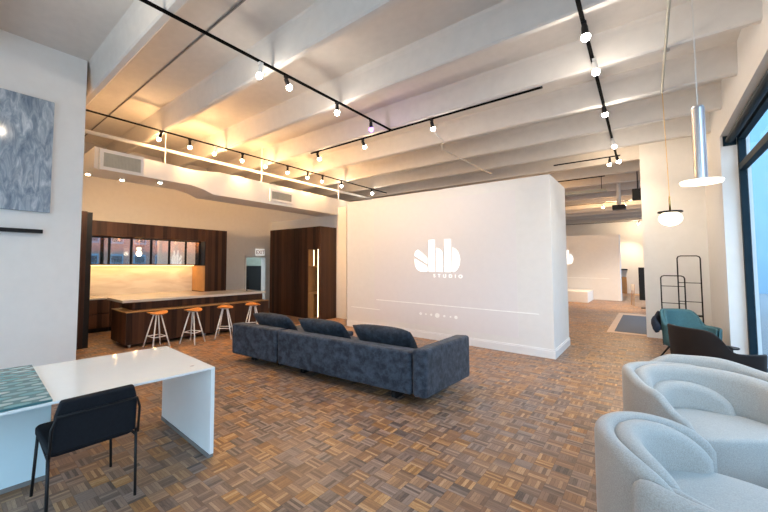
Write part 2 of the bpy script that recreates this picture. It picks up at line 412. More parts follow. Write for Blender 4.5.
# windows
ZT = Q((0, 0, 3.0))[2]
def window(n, y0, y1):
    fr = MB(); x0, x1 = .93*S, .93*S+.08
    for a, b in ((y0, y0+.07), (y1-.10, y1)): fr.box(x0, x1, a, b, .08, ZH)
    fr.box(x0, x1, y0, y1, .08, .18).box(x0, x1, y0, y1, ZT-.05, ZT+.055).box(x0, x1, y0, y1, ZH-.11, ZH)
    o = obj('window_%d' % n, fr, 'dark_frame', bevel=.006); o['kind'] = 'structure'
    obj('pane', MB().box(x0+.035, x0+.04, y0+.05, y1-.05, .15, ZH-.06), 'window_glass', o)
    bl = MB().tube([(.86*S, y0+.03, ZH-.09), (.86*S, y1-.03, ZH-.09)], .05, 12)
    for yy in (y0+.02, y1-.05): bl.box(.80*S, .92*S, yy, yy+.03, ZH-.17, ZH-.01)
    obj('blind_roller', bl, 'dark_frame', o)
for n, (a, b) in enumerate(((5.75, 7.85*S), (2.5, 5.75), (-.25, 2.5), (-3.0, -.25))): window(n+1, a, b)
for n, (a, b) in enumerate(((12.5, 17), (17, 21.5), (21.5, 26))): window(n+8, a, b)  # unseen windows, added to bring cool daylight into the far hall

def shopfront(n, x0, x1):
    fr = MB(); y0, y1 = -3.14, -3.06
    fr.box(x0, x0+.06, y0, y1, .12, 3.45).box(x1-.06, x1, y0, y1, .12, 3.45).box(x0, x1, y0, y1, .12, .20).box(x0, x1, y0, y1, 2.9, 2.98).box(x0, x1, y0, y1, 3.38, 3.45)
    o = obj('window_%d' % n, fr, 'dark_frame', bevel=.006); o['kind'] = 'structure'
    obj('pane', MB().box(x0+.04, x1-.04, -3.102, -3.098, .16, 3.42), 'window_glass', o)
for n, (a, b) in enumerate(((-4.6, -2.9), (-2.9, -1.15), (-1.15, .6))): shopfront(n+5, a, b)

# ---------------------------------------------------------------- street outside
struct('ground', MB().box(1.2, 60, -30, 80, -.35, -.25), 'asphalt')
def facade(name, label, x, y0, y1, h, mat, nwin, rows):
    t = thing(name, label, 'building', (x, (y0+y1)/2, -.25))
    obj('wall', MB().box(x, x+6, y0, y1, -.25, h), mat, t, world=True)
    step = (y1-y0)/nwin
    for i in range(nwin):
        for j in range(rows):
            yc = y0 + step*(i+.5); z = .7 + j*2.5
            fr = MB().box(x-.12, x+.02, yc-.55, yc+.55, z, z+.14).box(x-.12, x+.02, yc-.55, yc+.55, z+1.4, z+1.58)
            fr.box(x-.08, x+.02, yc-.55, yc-.45, z+.14, z+1.4).box(x-.08, x+.02, yc+.45, yc+.55, z+.14, z+1.4).box(x-.06, x+.02, yc-.45, yc+.45, z+.74, z+.80)
            wi = obj('window', fr, 'facade_pale', t, world=True)
            obj('window_pane', MB().box(x-.04, x+.01, yc-.45, yc+.45, z+.14, z+1.4), 'facade_window', wi, world=True)
facade('brick_building', 'red brick building across the street, mirrored in the kitchen glass doors', 15, -4, 22, 10, 'brick_wall', 13, 4)
t = thing('pale_building', 'pale grey banded building outside the window', 'building', (9, 40, -.25))
obj('wall', MB().box(3.2, 16, 40, 46, -.25, 14), 'facade_pale', t, world=True)
st = MB()
for k in range(26): st.box(6.4, 16, 39.9, 40.02, .6+k*.5, .8+k*.5)
obj('cladding', st, 'facade_stripe', t, world=True)

# ================================================================ KITCHEN
XF, XU = -8.90, -9.20
# air duct bulkhead
t = thing('air_duct', 'long boxed white air duct under the ceiling above the kitchen island', 'duct', Q((-6.0, 1.56, 2.87)))
obj('casing', MB().prism([(1.545, 2.99), (3.1, 2.99), (3.35, 2.95), (3.55, 2.885), (8.39, 2.885), (8.39, 3.29), (3.7, 3.33), (3.2, 3.27), (1.545, 3.31)], 'x', -6.35, -5.75).sc(), 'wall_paint', t, world=True)
def grille(y0, y1, z0, z1, n, out):
    p = obj('grille', MB().box(-5.75, -5.75+out, y0-.05, y1+.05, z0-.05, z0).box(-5.75, -5.75+out, y0-.05, y1+.05, z1, z1+.05).box(-5.75, -5.75+out, y0-.05, y0, z0, z1).box(-5.75, -5.75+out, y1, y1+.05, z0, z1).box(-5.75, -5.74, y0, y1, z0, z1).sc(), 'wall_paint', t, world=True)
    s = MB()
    for k in range(n):
        yy = y0 + (y1-y0)*(k+.5)/n; s.box(-5.735, -5.75+out-.004, yy-.011, yy+.008, z0, z1)
    obj('slats', s.sc(), 'grille_slat', p, world=True)
grille(1.65, 2.19, 3.025, 3.235, 26, .07)
grille(4.98, 5.57, 3.0, 3.16, 18, .03)
# walnut kitchen wall unit
t = thing('kitchen_wall_unit', 'tall walnut wall unit framing the glass cabinets and lit marble splashback', 'cabinet', (-9.2, 3.9, 0))
obj('side_panel', MB().box(-9.64, -7.50, 1.50, 1.935, 0, 2.56), 'walnut', t, world=True, bevel=.003)
obj('edge_strip', MB().box(-9.6, -7.52, 1.935, 2.03, 0, 2.55), 'black_metal', t, world=True)
obj('valance', MB().box(-9.64, XF, 2.03, 5.29, 2.21, 2.55), 'walnut', t, world=True, bevel=.003)
obj('tall_cupboard', MB().box(-9.64, XF, 5.30, 6.0, 0, 2.55), 'walnut', t, world=True, bevel=.003)
obj('cupboard_end', MB().box(-9.62, XF-.02, 5.285, 5.30, 1.52, 2.20), 'black_metal', t, world=True)
obj('cupboard_end_lit', MB().box(-9.62, XF-.02, 5.285, 5.30, .8, 1.52), 'amber_oak', t, world=True)  # lit walnut, its brightness painted as a lighter wood
tag(obj('splashback', MB().box(-9.64, -9.60, 2.035, 5.28, .78, 1.51), 'marble_splash'), 'cream marble splashback glowing under the glass wall cabinets', 'splashback')
edges = [2.40, 2.86, 3.37, 3.87, 4.36, 4.84, 5.275]
G1 = ['first glass wall cabinet from the left, street reflected in it', 'second glass wall cabinet from the left, brick windows reflected', 'third glass wall cabinet from the left, street reflected in half of it',
      'fourth glass wall cabinet from the left, warm and plain', 'fifth glass wall cabinet from the left, warm and plain', 'last glass wall cabinet, beside the tall walnut cupboard']
edges[0] = 2.04
for i in range(6):
    y0, y1 = edges[i]+.003, edges[i+1]-.003
    t = thing('glass_wall_cabinet', G1[i], 'cabinet', (XU, (y0+y1)/2, 1.53), group='glass cabinets over the splashback')
    obj('carcass', MB().box(-9.60, -9.58, y0, y1, 1.53, 2.205).box(-9.58, XU, y0, y0+.02, 1.53, 2.205).box(-9.58, XU, y1-.02, y1, 1.53, 2.205).box(-9.58, XU, y0, y1, 1.53, 1.55).box(-9.58, XU, y0, y1, 2.185, 2.205).box(-9.58, XU-.03, y0, y1, 1.86, 1.875), 'amber_oak', t, world=True)
    obj('lamp_bead', MB().lathe([(.0, -.012), (.02, -.008), (.022, 0)], (-9.32, (y0+y1)/2, 2.184), 12), 'led_white', t, world=True)
    l = bpy.data.lights.new('cabinet_glow', 'POINT'); l.energy = 4.5; l.color = (1, .72, .42); l.shadow_soft_size = .03
    lo = bpy.data.objects.new('cabinet_glow', l); C.objects.link(lo); lo.parent = t; lo.location = Vector((-9.32, (y0+y1)/2, 2.14)) - t.location
    d = obj('door', MB().box(XU, XU+.02, y0, y1, 1.53, 1.555).box(XU, XU+.02, y0, y1, 2.18, 2.205).box(XU, XU+.02, y0, y0+.025, 1.555, 2.18).box(XU, XU+.02, y1-.025, y1, 1.555, 2.18), 'black_metal', t, world=True)
    obj('door_glass', MB().box(XU+.006, XU+.012, y0+.02, y1-.02, 1.55, 2.185), 'mirror_glass', d, world=True)
t = thing('under_cabinet_light', 'warm light strip under the glass wall cabinets', 'lamp', (-9.3, 3.6, 1.51))
obj('strip', MB().box(-9.50, -9.46, 2.02, 5.25, 1.512, 1.527), 'led_warm', t, world=True)
for k in range(4):
    l = bpy.data.lights.new('strip_glow', 'AREA'); l.shape = 'RECTANGLE'; l.size = .05; l.size_y = .78; l.energy = 1.8; l.color = (1, .58, .22)
    lo = bpy.data.objects.new('strip_glow', l); C.objects.link(lo); lo.parent = t
    lo.location = Vector((-9.45, 2.45+k*.8, 1.50)) - t.location; lo.rotation_euler = (0, math.radians(0), 0)
# base cabinets and worktop
BL = ['walnut drawer unit nearest the tall side panel, behind the island', 'walnut drawer unit second from the left, behind the island', 'walnut drawer unit in the middle of the back counter', 'walnut drawer unit beside the tall walnut cupboard']
for i in range(4):
    y0 = 2.04 + i*.81; y1 = y0 + .80
    t = thing('drawer_cabinet', BL[i], 'cabinet', (-9.25, (y0+y1)/2, 0), group='drawer cabinets of the back counter')
    obj('body', MB().box(-9.58, -8.96, y0, y1, .10, .75), 'walnut', t, world=True)
    obj('toe_kick', MB().box(-9.5, -9.02, y0, y1, 0, .10), 'black_metal', t, world=True)
    for z0, z1 in ((.11, .42), (.435, .745)):
        obj('drawer', MB().box(-8.96, -8.94, y0+.003, y1-.003, z0, z1), 'walnut', t, world=True, bevel=.002)
tag(obj('back_worktop', MB().box(-9.59, -8.93, 2.035, 5.28, .75, .78), 'marble_top', bevel=.003), 'pale stone worktop on the back counter under the splashback', 'worktop')
# island
t = thing('kitchen_island', 'long walnut kitchen island with pale stone top and lower seating ledge', 'kitchen island', (-7.4, 2.5, 0))
obj('body', MB().box(-7.75, -6.96, 2.50, 6.0, .06, .655), 'walnut', t, world=True, bevel=.003)
obj('ledge', MB().box(-7.75, -6.95, 2.49, 6.0, .655, .670), 'amber_oak', t, world=True, bevel=.003)
obj('upper_cabinet', MB().box(-7.80, -7.20, 2.70, 5.98, .670, .835), 'walnut', t, world=True, bevel=.003)
obj('worktop', MB().box(-7.92, -7.06, 2.46, 6.0, .835, .885), 'marble_top', t, world=True, bevel=.004)
for x, y in ((-7.66, 2.6), (-7.04, 2.6), (-7.66, 4.2), (-7.04, 4.2), (-7.66, 5.85), (-7.04, 5.85)):
    obj('foot', MB().lathe([(.028, 0), (.028, .06)], (x, y, 0), 12), 'steel', t, world=True)
# faucet end of island: small black tap
t = thing('tap', 'small black tap on the far end of the kitchen island', 'tap', (-7.5, 5.7, .885))
obj('spout', MB().tube([(0, 0, 0), (0, 0, .07), (.01, 0, .09), (.06, 0, .10), (.10, 0, .09)], .010), 'black_metal', t, smooth=True)
obj('base', MB().lathe([(.022, 0), (.022, .012)], n=14), 'black_metal', t)
# bar stools
def stool():
    t = thing('bar_stool', '', 'stool', (0, 0, 0), group='bar stools along the island')
    rows = []
    lp = []
    n = 26
    prof = [(.0, .640), (.10, .640), (.150, .642), (.170, .650), (.174, .660), (.168, .668), (.12, .664), (.0, .660)]
    sb = MB().lathe(prof, n=n)
    for v in sb.b.verts:
        v.co.z += .018*((v.co.y/.174)**2) - .012*(v.co.x/.174)**2
        v.co.y *= 1.12
    obj('seat', sb, 'orange_seat', t, smooth=True)
    obj('seat_frame', MB().lathe([(.08, .622), (.13, .638), (.0, .640)], n=18), 'white_metal', t)
    for k in range(4):
        a = PI/4 + k*PI/2
        p0 = Vector((.065*math.cos(a), .065*math.sin(a), .63)); p1 = Vector((.25*math.cos(a), .25*math.sin(a), .0))
        obj('leg', MB().tube([p0, p1], .0135, 8), 'white_metal', t, smooth=True)
    for k in range(4):
        a, b = PI/4+k*PI/2, PI/4+(k+1)*PI/2; zz = .22; rr = .065+.17*(.63-zz)/.63
        obj('footrest', MB().tube([(rr*math.cos(a), rr*math.sin(a), zz), (rr*math.cos(b), rr*math.sin(b), zz)], .008, 6), 'white_metal', t, smooth=True)
    return t
SL = ['bar stool nearest the desk, at the near end of the island', 'second bar stool from the near end of the island', 'third bar stool from the near end of the island', 'bar stool partly hidden behind the sofa end, farthest along the island']
s0 = stool()
for i, (x, y) in enumerate(((-6.66, 2.96), (-6.58, 3.66), (-6.55, 4.40), (-6.55, 5.16))):
    if i == 0: s0.location = (x, y, 0); s0['label'] = SL[0]; s0.rotation_euler = (0, 0, .1)
    else: dup(s0, (x, y, 0), .1+.35*i, SL[i])

# tall walnut cabinet with niche
t = thing('walnut_cupboard', 'tall block of walnut cupboards with a lit oak niche', 'cupboard', (-7.75, 8.0, 0))
obj('body', MB().box(-8.83, -7.13, 7.65, 8.38, 0, 2.68).box(-7.13, -6.73, 8.10, 8.38, 0, 2.68).box(-7.13, -6.73, 7.65, 8.10, 2.02, 2.68).box(-6.73, -6.66, 7.65, 8.38, 0, 2.68), 'walnut', t, world=True)
for k in range(5):
    x0 = -8.83 + k*.34
    d = obj('door', MB().box(x0+.002, x0+.338, 7.63, 7.65, .02, 2.675), 'walnut', t, world=True, bevel=.002)
obj('door_above_niche', MB().box(-7.128, -6.732, 7.63, 7.65, 2.03, 2.675), 'walnut', t, world=True, bevel=.002)
n_ = obj('niche', MB().box(-7.13, -7.12, 7.66, 8.10, .02, 2.02).box(-6.74, -6.73, 7.66, 8.10, .02, 2.02).box(-7.12, -6.74, 8.09, 8.10, .02, 2.02).box(-7.12, -6.74, 7.66, 8.09, .02, .04).box(-7.12, -6.74, 7.66, 8.09, 1.50, 1.53).box(-7.12, -6.74, 7.66, 8.09, .74, .78), 'amber_oak', t, world=True)
obj('niche_drawer', MB().box(-7.12, -6.92, 7.64, 7.66, .05, .74), 'amber_oak', t, world=True)
obj('light_strip', MB().box(-6.746, -6.738, 7.64, 7.66, .08, 2.02), 'led_white', t, world=True)
obj('short_light_strip', MB().box(-6.912, -6.903, 7.64, 7.66, 1.54, 2.0), 'led_white', t, world=True)
# exit sign and dark opening
t = thing('exit_sign', 'small white lit EXIT sign above the dim doorway', 'sign', (-9.60, 7.86, 1.98))
obj('box', MB().box(-.05, 0, -.19, .19, -.115, .115), 'sign_white', t, bevel=.006)
tm = text_mesh('EXIT', .19, .003); tm.xf(Matrix.Translation((.003, 0, -.065)) @ Matrix.Rotation(PI/2, 4, 'Z') @ Matrix.Rotation(PI/2, 4, 'X'))
obj('lettering', tm, 'sign_ink', t)
t = thing('dark_stove', 'dark cabinet standing in the dim doorway under the EXIT sign', 'cabinet', (-10.6, 7.9, 0))
obj('body', MB().box(-.25, .25, -.55, .75, 0, 1.5), 'black_metal', t, bevel=.01)
obj('front', MB().box(.25, .262, -.40, .05, .2, 1.0), 'dark_shell', t)
d = MB().box(-9.66, -9.62, 7.22, 7.28, 0, 1.86).box(-9.66, -9.62, 8.11, 8.17, 0, 1.86).box(-9.66, -9.62, 7.22, 8.17, 1.80, 1.86)
o = obj('door_1', d, 'kitchen_paint'); o['kind'] = 'structure'
# small puck lamps under the duct
def spot(parent, loc, target, energy, col, size=95, blend=.9, rad=.035):
    l = bpy.data.lights.new('spot_glow', 'SPOT'); l.energy = energy; l.color = col; l.spot_size = math.radians(size); l.spot_blend = blend; l.shadow_soft_size = rad
    o = bpy.data.objects.new('spot_glow', l); C.objects.link(o); o.parent = parent; o.location = loc
    d = (Vector(target)).normalized(); o.rotation_euler = d.to_track_quat('-Z', 'Y').to_euler()
    return o
PL = ['small round downlight under the duct, beside the white wall edge', 'small round downlight in the middle under the duct grille', 'small round downlight under the duct, farthest from the white wall']
for i, (x, y, z) in enumerate(((-6.10, 1.56, 2.985), (-6.12, 2.06, 2.985), (-5.84, 2.58, 2.985))):
    t = thing('downlight', PL[i], 'lamp', Q((x, y, z)), group='downlights under the duct')
    obj('housing', MB().lathe([(.05, -.035), (.055, 0)], n=16), 'white_metal', t)
    obj('bulb', MB().lathe([(0, -.05), (.03, -.045), (.042, -.034), (.04, -.03)], n=14), 'bulb_warm', t, smooth=True)
    spot(t, (0, 0, -.08), (-.8, .1, -1), 30, MIDWARM, 140)

# ================================================================ PIPES AND CONDUITS
t = thing('sprinkler_pipe', 'long white sprinkler pipe running above the duct', 'pipe', Q((-6.03, 5, 3.6)))
obj('pipe', MB().tube([(-6.04, 1.25, 3.60), (-6.00, 9.3, 3.60)], .03, 10).sc(), 'wall_paint', t, smooth=True, world=True)
for y in (2.72, 4.9, 7.6):
    obj('hanger', MB().tube([(-5.98, y, 3.335), (-5.98, y, 4.15)], .010, 6).sc(), 'wall_paint', t, world=True)
t = thing('conduit', 'thin silver conduit clipped under the beams near the pendants', 'conduit', Q((.17, 5, 3.78)))
obj('pipe', MB().tube([(.19, .9, 3.785), (.175, 6.27, 3.775)], .011, 8).sc(), 'grille_slat', t, smooth=True, world=True)
for y in (2.60, 3.85, 5.09, 6.24): obj('clip', MB().box(.16, .21, y-.02, y+.02, 3.77, 3.80).sc(), 'steel', t, world=True)
tag(obj('white_conduit', MB().tube([(-2.33, 5.25, 3.76), (-2.36, 5.5, 3.70), (-2.42, 6.0, 3.70), (-2.6, 6.3, 3.78), (-2.71, 6.6, 3.785), (-2.62, 9.2, 3.785)], .012, 6).sc(), 'cable_white', smooth=True), 'thin white cable running from the cross track towards the partition', 'cable')

# ================================================================ TRACKS AND HEADS
def track(label, p0, p1, w=.018):
    p0 = Vector(p0); p1 = Vector(p1)
    for p in (p0, p1): p.x *= S; p.y *= S
    d = (p1-p0); L = d.length; a = math.atan2(d.y, d.x)
    t = thing('light_track', label, 'light track', ((p0+p1)/2)[:], a, group='black ceiling light tracks')
    obj('rail', MB().box(-L/2, L/2, -w, w, -.022, .0), 'track_black', t, bevel=.003)
    obj('end_cap', MB().box(L/2, L/2+.02, -w, w, -.022, 0), 'black_metal', t)
    return t
TZ = ZB
track('long black track over the sofa, running into the cross track', (-2.92, .3, TZ), (-2.92, 5.08, TZ))
track('black cross track above the screen wall, under a beam', (-4.70, 5.105, TZ), (-.88, 5.105, TZ))
track('long black track over the kitchen side, beside the pipe', (-5.68, 1.36, TZ), (-5.68, 9.6, TZ))
track('black track over the passage right of the screen wall', (-.345, 2.9, TZ), (-.40, 9.35, TZ))
track('short black track crossing at the end of the passage track', (-1.42, 9.37, TZ), (-.36, 9.37, TZ))
track('black track beyond the partition top, parallel to the beams', (-3.2, 11.3, TZ), (-.72, 11.3, TZ))
track('distant black track hung across the far hall', (-2.6, 16.2, TZ), (-.45, 16.2, TZ))
track('most distant black track in front of the far wall', (-3.8, 23.8, TZ), (-.15, 23.8, TZ))

def head(label, base, aim, bulb='bulb_neutral', energy=SPOT_W, col=NEUTRAL, size=100, ln=.085, white=False, br=.024):
    t = thing('track_spotlight', label, 'spotlight', base, 0, group='spotlights on the tracks')
    hm = 'white_metal' if white else 'black_metal'
    obj('adapter', MB().box(-.018, .018, -.03, .03, -.05, -.022), hm, t)
    d = Vector(aim).normalized()
    a = Vector((0, 0, -.08))
    obj('bracket', MB().tube([(0, 0, -.05), a], .009, 8), hm, t)
    q = d.to_track_quat('Z', 'Y').to_matrix().to_4x4(); q.translation = a
    h = MB().lathe([(.0, -.03), (.022, -.026), (.027, .0), (.030, ln-.02), (.031, ln)], n=14).xf(q)
    obj('housing', h, hm, t, smooth=False)
    b = MB().lathe([(.030, ln-.01), (br+.016, ln+.012), (br+.012, ln+.035), (.022, ln+.054), (0, ln+.060)], n=14).xf(q)
    obj('bulb', b, bulb, t, smooth=True)
    spot(t, a + d*(ln+.09), d, energy*1.0, col, size)
    pl = bpy.data.lights.new('bulb_glow', 'POINT'); pl.energy = energy*(.22 if bulb == 'bulb_warm' else .12); pl.color = col; pl.shadow_soft_size = .03
    po = bpy.data.objects.new('bulb_glow', pl); C.objects.link(po); po.parent = t; po.location = a + d*(ln+.10)
    return t
H = [
 ('spotlight on the sofa track, mirrored as a glare in the painting', (-2.92, .57), (-.2, .0, -1), 'w', NEUTRAL, 1.0, False),
  # label, base, aim, bulb, colour, power, white
 ('first bright white spotlight on the track over the sofa', (-2.92, 2.36), (-.25, .0, -1), 'n', NEUTRAL, 1.0, True),
 ('second black spotlight on the track over the sofa', (-2.92, 2.74), (.25, .4, -1), 'n', NEUTRAL, 1.0, False),
 ('third spotlight on the track over the sofa', (-2.92, 3.68), (0, .05, -1), 'n', NEUTRAL, 1.0, False),
 ('purple glowing spotlight at the end of the sofa track', (-2.92, 4.50), (0, .1, -1), 'p', (.35, .15, 1), .35, False),
 ('leftmost black spotlight on the cross track', (-4.53, 5.105), (.2, .55, -1), 'w', MIDWARM, .8, False),
 ('middle black spotlight on the cross track', (-3.48, 5.105), (.15, .6, -1), 'w', MIDWARM, .8, False),
 ('right black spotlight on the cross track', (-2.25, 5.105), (.0, .6, -1), 'n', NEUTRAL, .7, False),
 ('kitchen track spotlight nearest the white wall', (-5.68, 2.50), (-.4, -.25, -1), 'w', WARM, 1.9, False),
 ('second kitchen track spotlight, above the near grille', (-5.68, 3.02), (-.1, .1, -1), 'w', WARM, 1.9, False),
 ('third kitchen track spotlight from the white wall', (-5.68, 3.54), (-.45, 0, -1), 'w', WARM, 1.9, True),
 ('fourth kitchen track spotlight from the white wall', (-5.68, 4.16), (-.1, 0, -1), 'w', WARM, 1.9, False),
 ('fifth kitchen track spotlight, above the small duct grille', (-5.68, 4.78), (-.5, .1, -1), 'w', WARM, 1.9, True),
 ('sixth kitchen track spotlight, beside the small duct grille', (-5.68, 5.40), (-.2, .2, -1), 'w', WARM, 1.9, False),
 ('seventh kitchen track spotlight, left of the cross track end', (-5.68, 6.06), (-.2, .1, -1), 'w', WARM, 1.9, False),
 ('eighth kitchen track spotlight, below the cross track end', (-5.68, 6.60), (-.3, .0, -1), 'w', WARM, 1.9, False),
 ('ninth kitchen track spotlight, cool white', (-5.68, 7.35), (-.35, .6, -1), 'n', MIDWARM, 1.4, False),
 ('last kitchen track spotlight, above the left end of the screen wall', (-5.66, 8.75), (.3, -.1, -1), 'n', NEUTRAL, .9, False),
 ('large glaring spotlight nearest on the passage track', (-.345, 3.95), (.05, .1, -1), 'n', NEUTRAL, 1.0, False),
 ('second glaring spotlight on the passage track', (-.345, 4.75), (.1, .15, -1), 'n', NEUTRAL, 1.0, True),
 ('third spotlight on the passage track', (-.37, 6.20), (.1, .25, -1), 'n', NEUTRAL, 1.4, False),
 ('fourth small spotlight on the passage track', (-.38, 8.0), (.2, .4, -1), 'n', NEUTRAL, 1.4, True),
 ('left black spotlight of the pair at the passage track end', (-.50, 9.37), (-.1, .35, -1), 'w', MIDWARM, .9, False),
 ('right black spotlight of the pair at the passage track end', (-.39, 9.25), (.3, .3, -1), 'n', MIDWARM, .9, False),
 ('added unseen warm spotlight on the track beyond the partition, behind its top edge', (-2.2, 11.3), (.1, .2, -1), 'w', WARM, 3.2, False),  # hidden head, added to warm the far hall ceiling
 ('distant glaring spotlight in the far hall', (-.52, 16.2), (-.1, .25, -1), 'n', MIDWARM, 8, True),
 ('distant white spotlight hanging left in the far hall', (-1.1, 16.2), (.2, .2, -1), 'w', WARM, 7, True),
 ('most distant spotlight before the far wall', (-.30, 23.8), (-.3, .1, -1), 'n', MIDWARM, 8, False),
]
BN = {'n': 'bulb_neutral', 'w': 'bulb_warm', 'p': 'bulb_purple'}
for lab, (x, y), aim, b, colr, pw, wh in H:
    head(lab, (x*S, y*S, TZ), aim, BN[b], SPOT_W*1.2*pw, colr, white=wh)

# ================================================================ SCREEN WALL
def wx(u): return -3.745 + (u-70)*(.983/208)
def wz(v): return 2.14 - (v-92)*.00454
def logo_mesh(fx, fz, y0, y1):
    shapes = [
     [(69, 166), (73, 148), (86, 136), (131, 176), (131, 206)],
     [(69, 180), (131, 219), (131, 243), (98, 243), (82, 234), (72, 216)],
     [(138, 92), (167, 92), (167, 243), (138, 243)],
     [(175, 130), (190, 136), (203, 152), (203, 243), (175, 243)],
     [(211, 92), (240, 92), (240, 243), (211, 243)],
     [(247, 130), (262, 140), (273, 158), (279, 184), (276, 208), (266, 229), (254, 241), (247, 243)]]
    mb = MB()
    for s in shapes: mb.prism([(fx(a), fz(b)) for a, b in s], 'y', y0, y1)
    return mb
Y0 = 7.537
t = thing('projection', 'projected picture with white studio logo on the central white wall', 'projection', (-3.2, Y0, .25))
obj('projected_area', MB().box(-4.80, -1.745, Y0-.003, Y0-.0005, .28, 3.02), 'projected_tint', t, world=True)  # projector light on the wall, painted as a thin tinted sheet
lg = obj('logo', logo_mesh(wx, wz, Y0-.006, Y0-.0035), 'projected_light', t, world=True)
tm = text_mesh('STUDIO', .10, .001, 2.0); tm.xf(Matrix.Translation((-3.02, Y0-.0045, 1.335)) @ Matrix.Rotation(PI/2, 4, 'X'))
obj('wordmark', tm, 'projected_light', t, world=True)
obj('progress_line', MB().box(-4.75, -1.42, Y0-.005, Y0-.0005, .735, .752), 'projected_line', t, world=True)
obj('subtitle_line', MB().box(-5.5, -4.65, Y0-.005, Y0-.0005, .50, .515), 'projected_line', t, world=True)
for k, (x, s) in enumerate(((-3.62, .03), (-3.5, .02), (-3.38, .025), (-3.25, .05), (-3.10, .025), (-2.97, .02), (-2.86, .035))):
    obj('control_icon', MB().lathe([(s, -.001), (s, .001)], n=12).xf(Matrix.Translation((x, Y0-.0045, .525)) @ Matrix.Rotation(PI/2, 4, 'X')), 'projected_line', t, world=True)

# ================================================================ SOFA
SO = Vector((-3.4, 4.3, 0))
t = thing('sofa', 'long dark grey blue velvet sofa seen from behind', 'sofa', SO[:])
def spr(name, pts, z0, z1, bev=.035):
    return obj(name, MB().prism(pts, 'z', z0, z1), 'sofa_velvet', t, world=True, bevel=bev, seg=3, smooth=False)
spr('end_backrest', [(-4.99, 3.49), (-4.03, 3.62), (-4.03, 3.86), (-4.99, 3.73)], .11, .605)
spr('backrest', [(-3.995, 3.615), (-1.985, 3.865), (-1.985, 4.105), (-3.995, 3.855)], .11, .605)
arm = MB().prism([(-1.965, 3.845), (-1.80, 3.862), (-1.755, 5.10), (-1.955, 5.11)], 'z', .11, .615)
for v in arm.b.verts:
    if v.co.z > .3: v.co.z += .05 if v.co.x > -1.85 else .03
obj('armrest', arm, 'sofa_velvet', t, world=True, bevel=.04, seg=3)
spr('seat', [(-3.99, 3.86), (-1.99, 4.11), (-1.97, 5.06), (-3.99, 4.98)], .13, .40, .05)
spr('seat_chaise', [(-4.98, 3.73), (-4.03, 3.86), (-4.0, 5.3), (-4.98, 5.3)], .13, .40, .05)
spr('end_cushion', [(-4.16, 4.66), (-3.62, 4.70), (-3.60, 5.02), (-4.16, 4.98)], .39, .47, .03)
bs = MB()
for x, y in ((-4.75, 4.1), (-4.2, 4.2), (-3.7, 4.2), (-2.25, 4.3)):
    bs.box(x-.03, x+.03, y-.35, y+.6, 0, .13)
obj('base_frame', bs, 'black_metal', t, world=True)
def cushion(label, c, w, h, th, rz, tilt):
    t = tag(obj('sofa_cushion', MB(), 'cushion_velvet'), label, 'cushion', 'back cushions on the sofa')
    mb = MB(); n, mz = 14, 14
    def side(sg):
        G = []
        for i in range(n+1):
            row = []
            for j in range(mz+1):
                a = -1+2*i/n; b = -1+2*j/mz
                bul = max(0, (1-abs(a)**3.2)*(1-abs(b)**3.2))**.7
                xx = a*w/2*(1-.05*(1-abs(b))**1.0*0 - .05*b*b*abs(a)**3); zz = b*h/2*(1-.07*(1-a*a)*0 - .06*a*a*abs(b)**3)
                row.append((xx, sg*th/2*bul, zz))
            G.append(row)
        return G
    A = side(1); B = side(-1)
    VA = [[mb.b.verts.new(p) for p in r] for r in A]
    VB = [[(VA[i][j] if i in (0, n) or j in (0, mz) else mb.b.verts.new(B[i][j])) for j in range(mz+1)] for i in range(n+1)]
    for V, fl in ((VA, 0), (VB, 1)):
        for i in range(n):
            for j in range(mz):
                q = (V[i][j], V[i+1][j], V[i+1][j+1], V[i][j+1])
                mb.b.faces.new(q if fl else q[::-1])
    bmesh.ops.recalc_face_normals(mb.b, faces=mb.b.faces)
    mb.b.to_mesh(t.data); mb.b.free()
    t.data.polygons.foreach_set('use_smooth', [True]*len(t.data.polygons))
    t.location = c; t.rotation_euler = (tilt, 0, rz)
    return t
cushion('leftmost dark velvet cushion leaning on the sofa back', (-4.47, 4.01, .60), .82, .47, .22, .13, .78)
cushion('middle dark velvet cushion leaning on the sofa back', (-3.50, 4.13, .605), .82, .47, .22, .14, .78)
cushion('rightmost dark velvet cushion, beside the sofa armrest', (-2.55, 4.25, .615), .84, .48, .23, .14, .78)

# ================================================================ DESK
DR = math.radians(-2.5)
t = thing('desk', 'glossy white desk with panel leg, standing by the left wall', 'desk', (-3.13, 1.70, 0), DR)
obj('desktop', MB().box(-.5, .5, -1.95, 0, .722, .738), 'white_lacquer', t, bevel=.002)
obj('panel_leg', MB().box(-.5, .5, -.035, 0, .03, .722), 'white_lacquer', t, bevel=.002)
obj('panel_base', MB().box(-.49, .49, -.045, .004, 0, .03), 'plinth_grey', t)
obj('cable_cap', MB().lathe([(.02, .738), (.02, .741)], (.34, -.13, 0), 14), 'steel', t)
obj('cable_cap', MB().lathe([(.02, .738), (.02, .741)], (-.38, -.10, 0), 14), 'steel', t)
obj('bracket', MB().box(.36, .42, -.10, -.035, .70, .722), 'steel', t)
p = obj('pedestal', MB().box(-.48, -.06, -1.93, -1.06, .03, .722), 'pedestal_glaze', t, bevel=.003)
obj('pedestal_base', MB().box(-.47, -.055, -1.92, -1.055, 0, .03), 'plinth_grey', t)
gt = obj('glass_tabletop', MB().box(-.52, .49, -.9, 0, 0, .014), 'teal_pattern_glass', bevel=.002)
gt.location = (-3.13+1.14*math.sin(DR), 1.70-1.14*math.cos(DR), .739); gt.rotation_euler = (0, 0, DR)
tag(gt, 'teal patterned glass sheet lying across the left end of the white desk', 'tabletop')

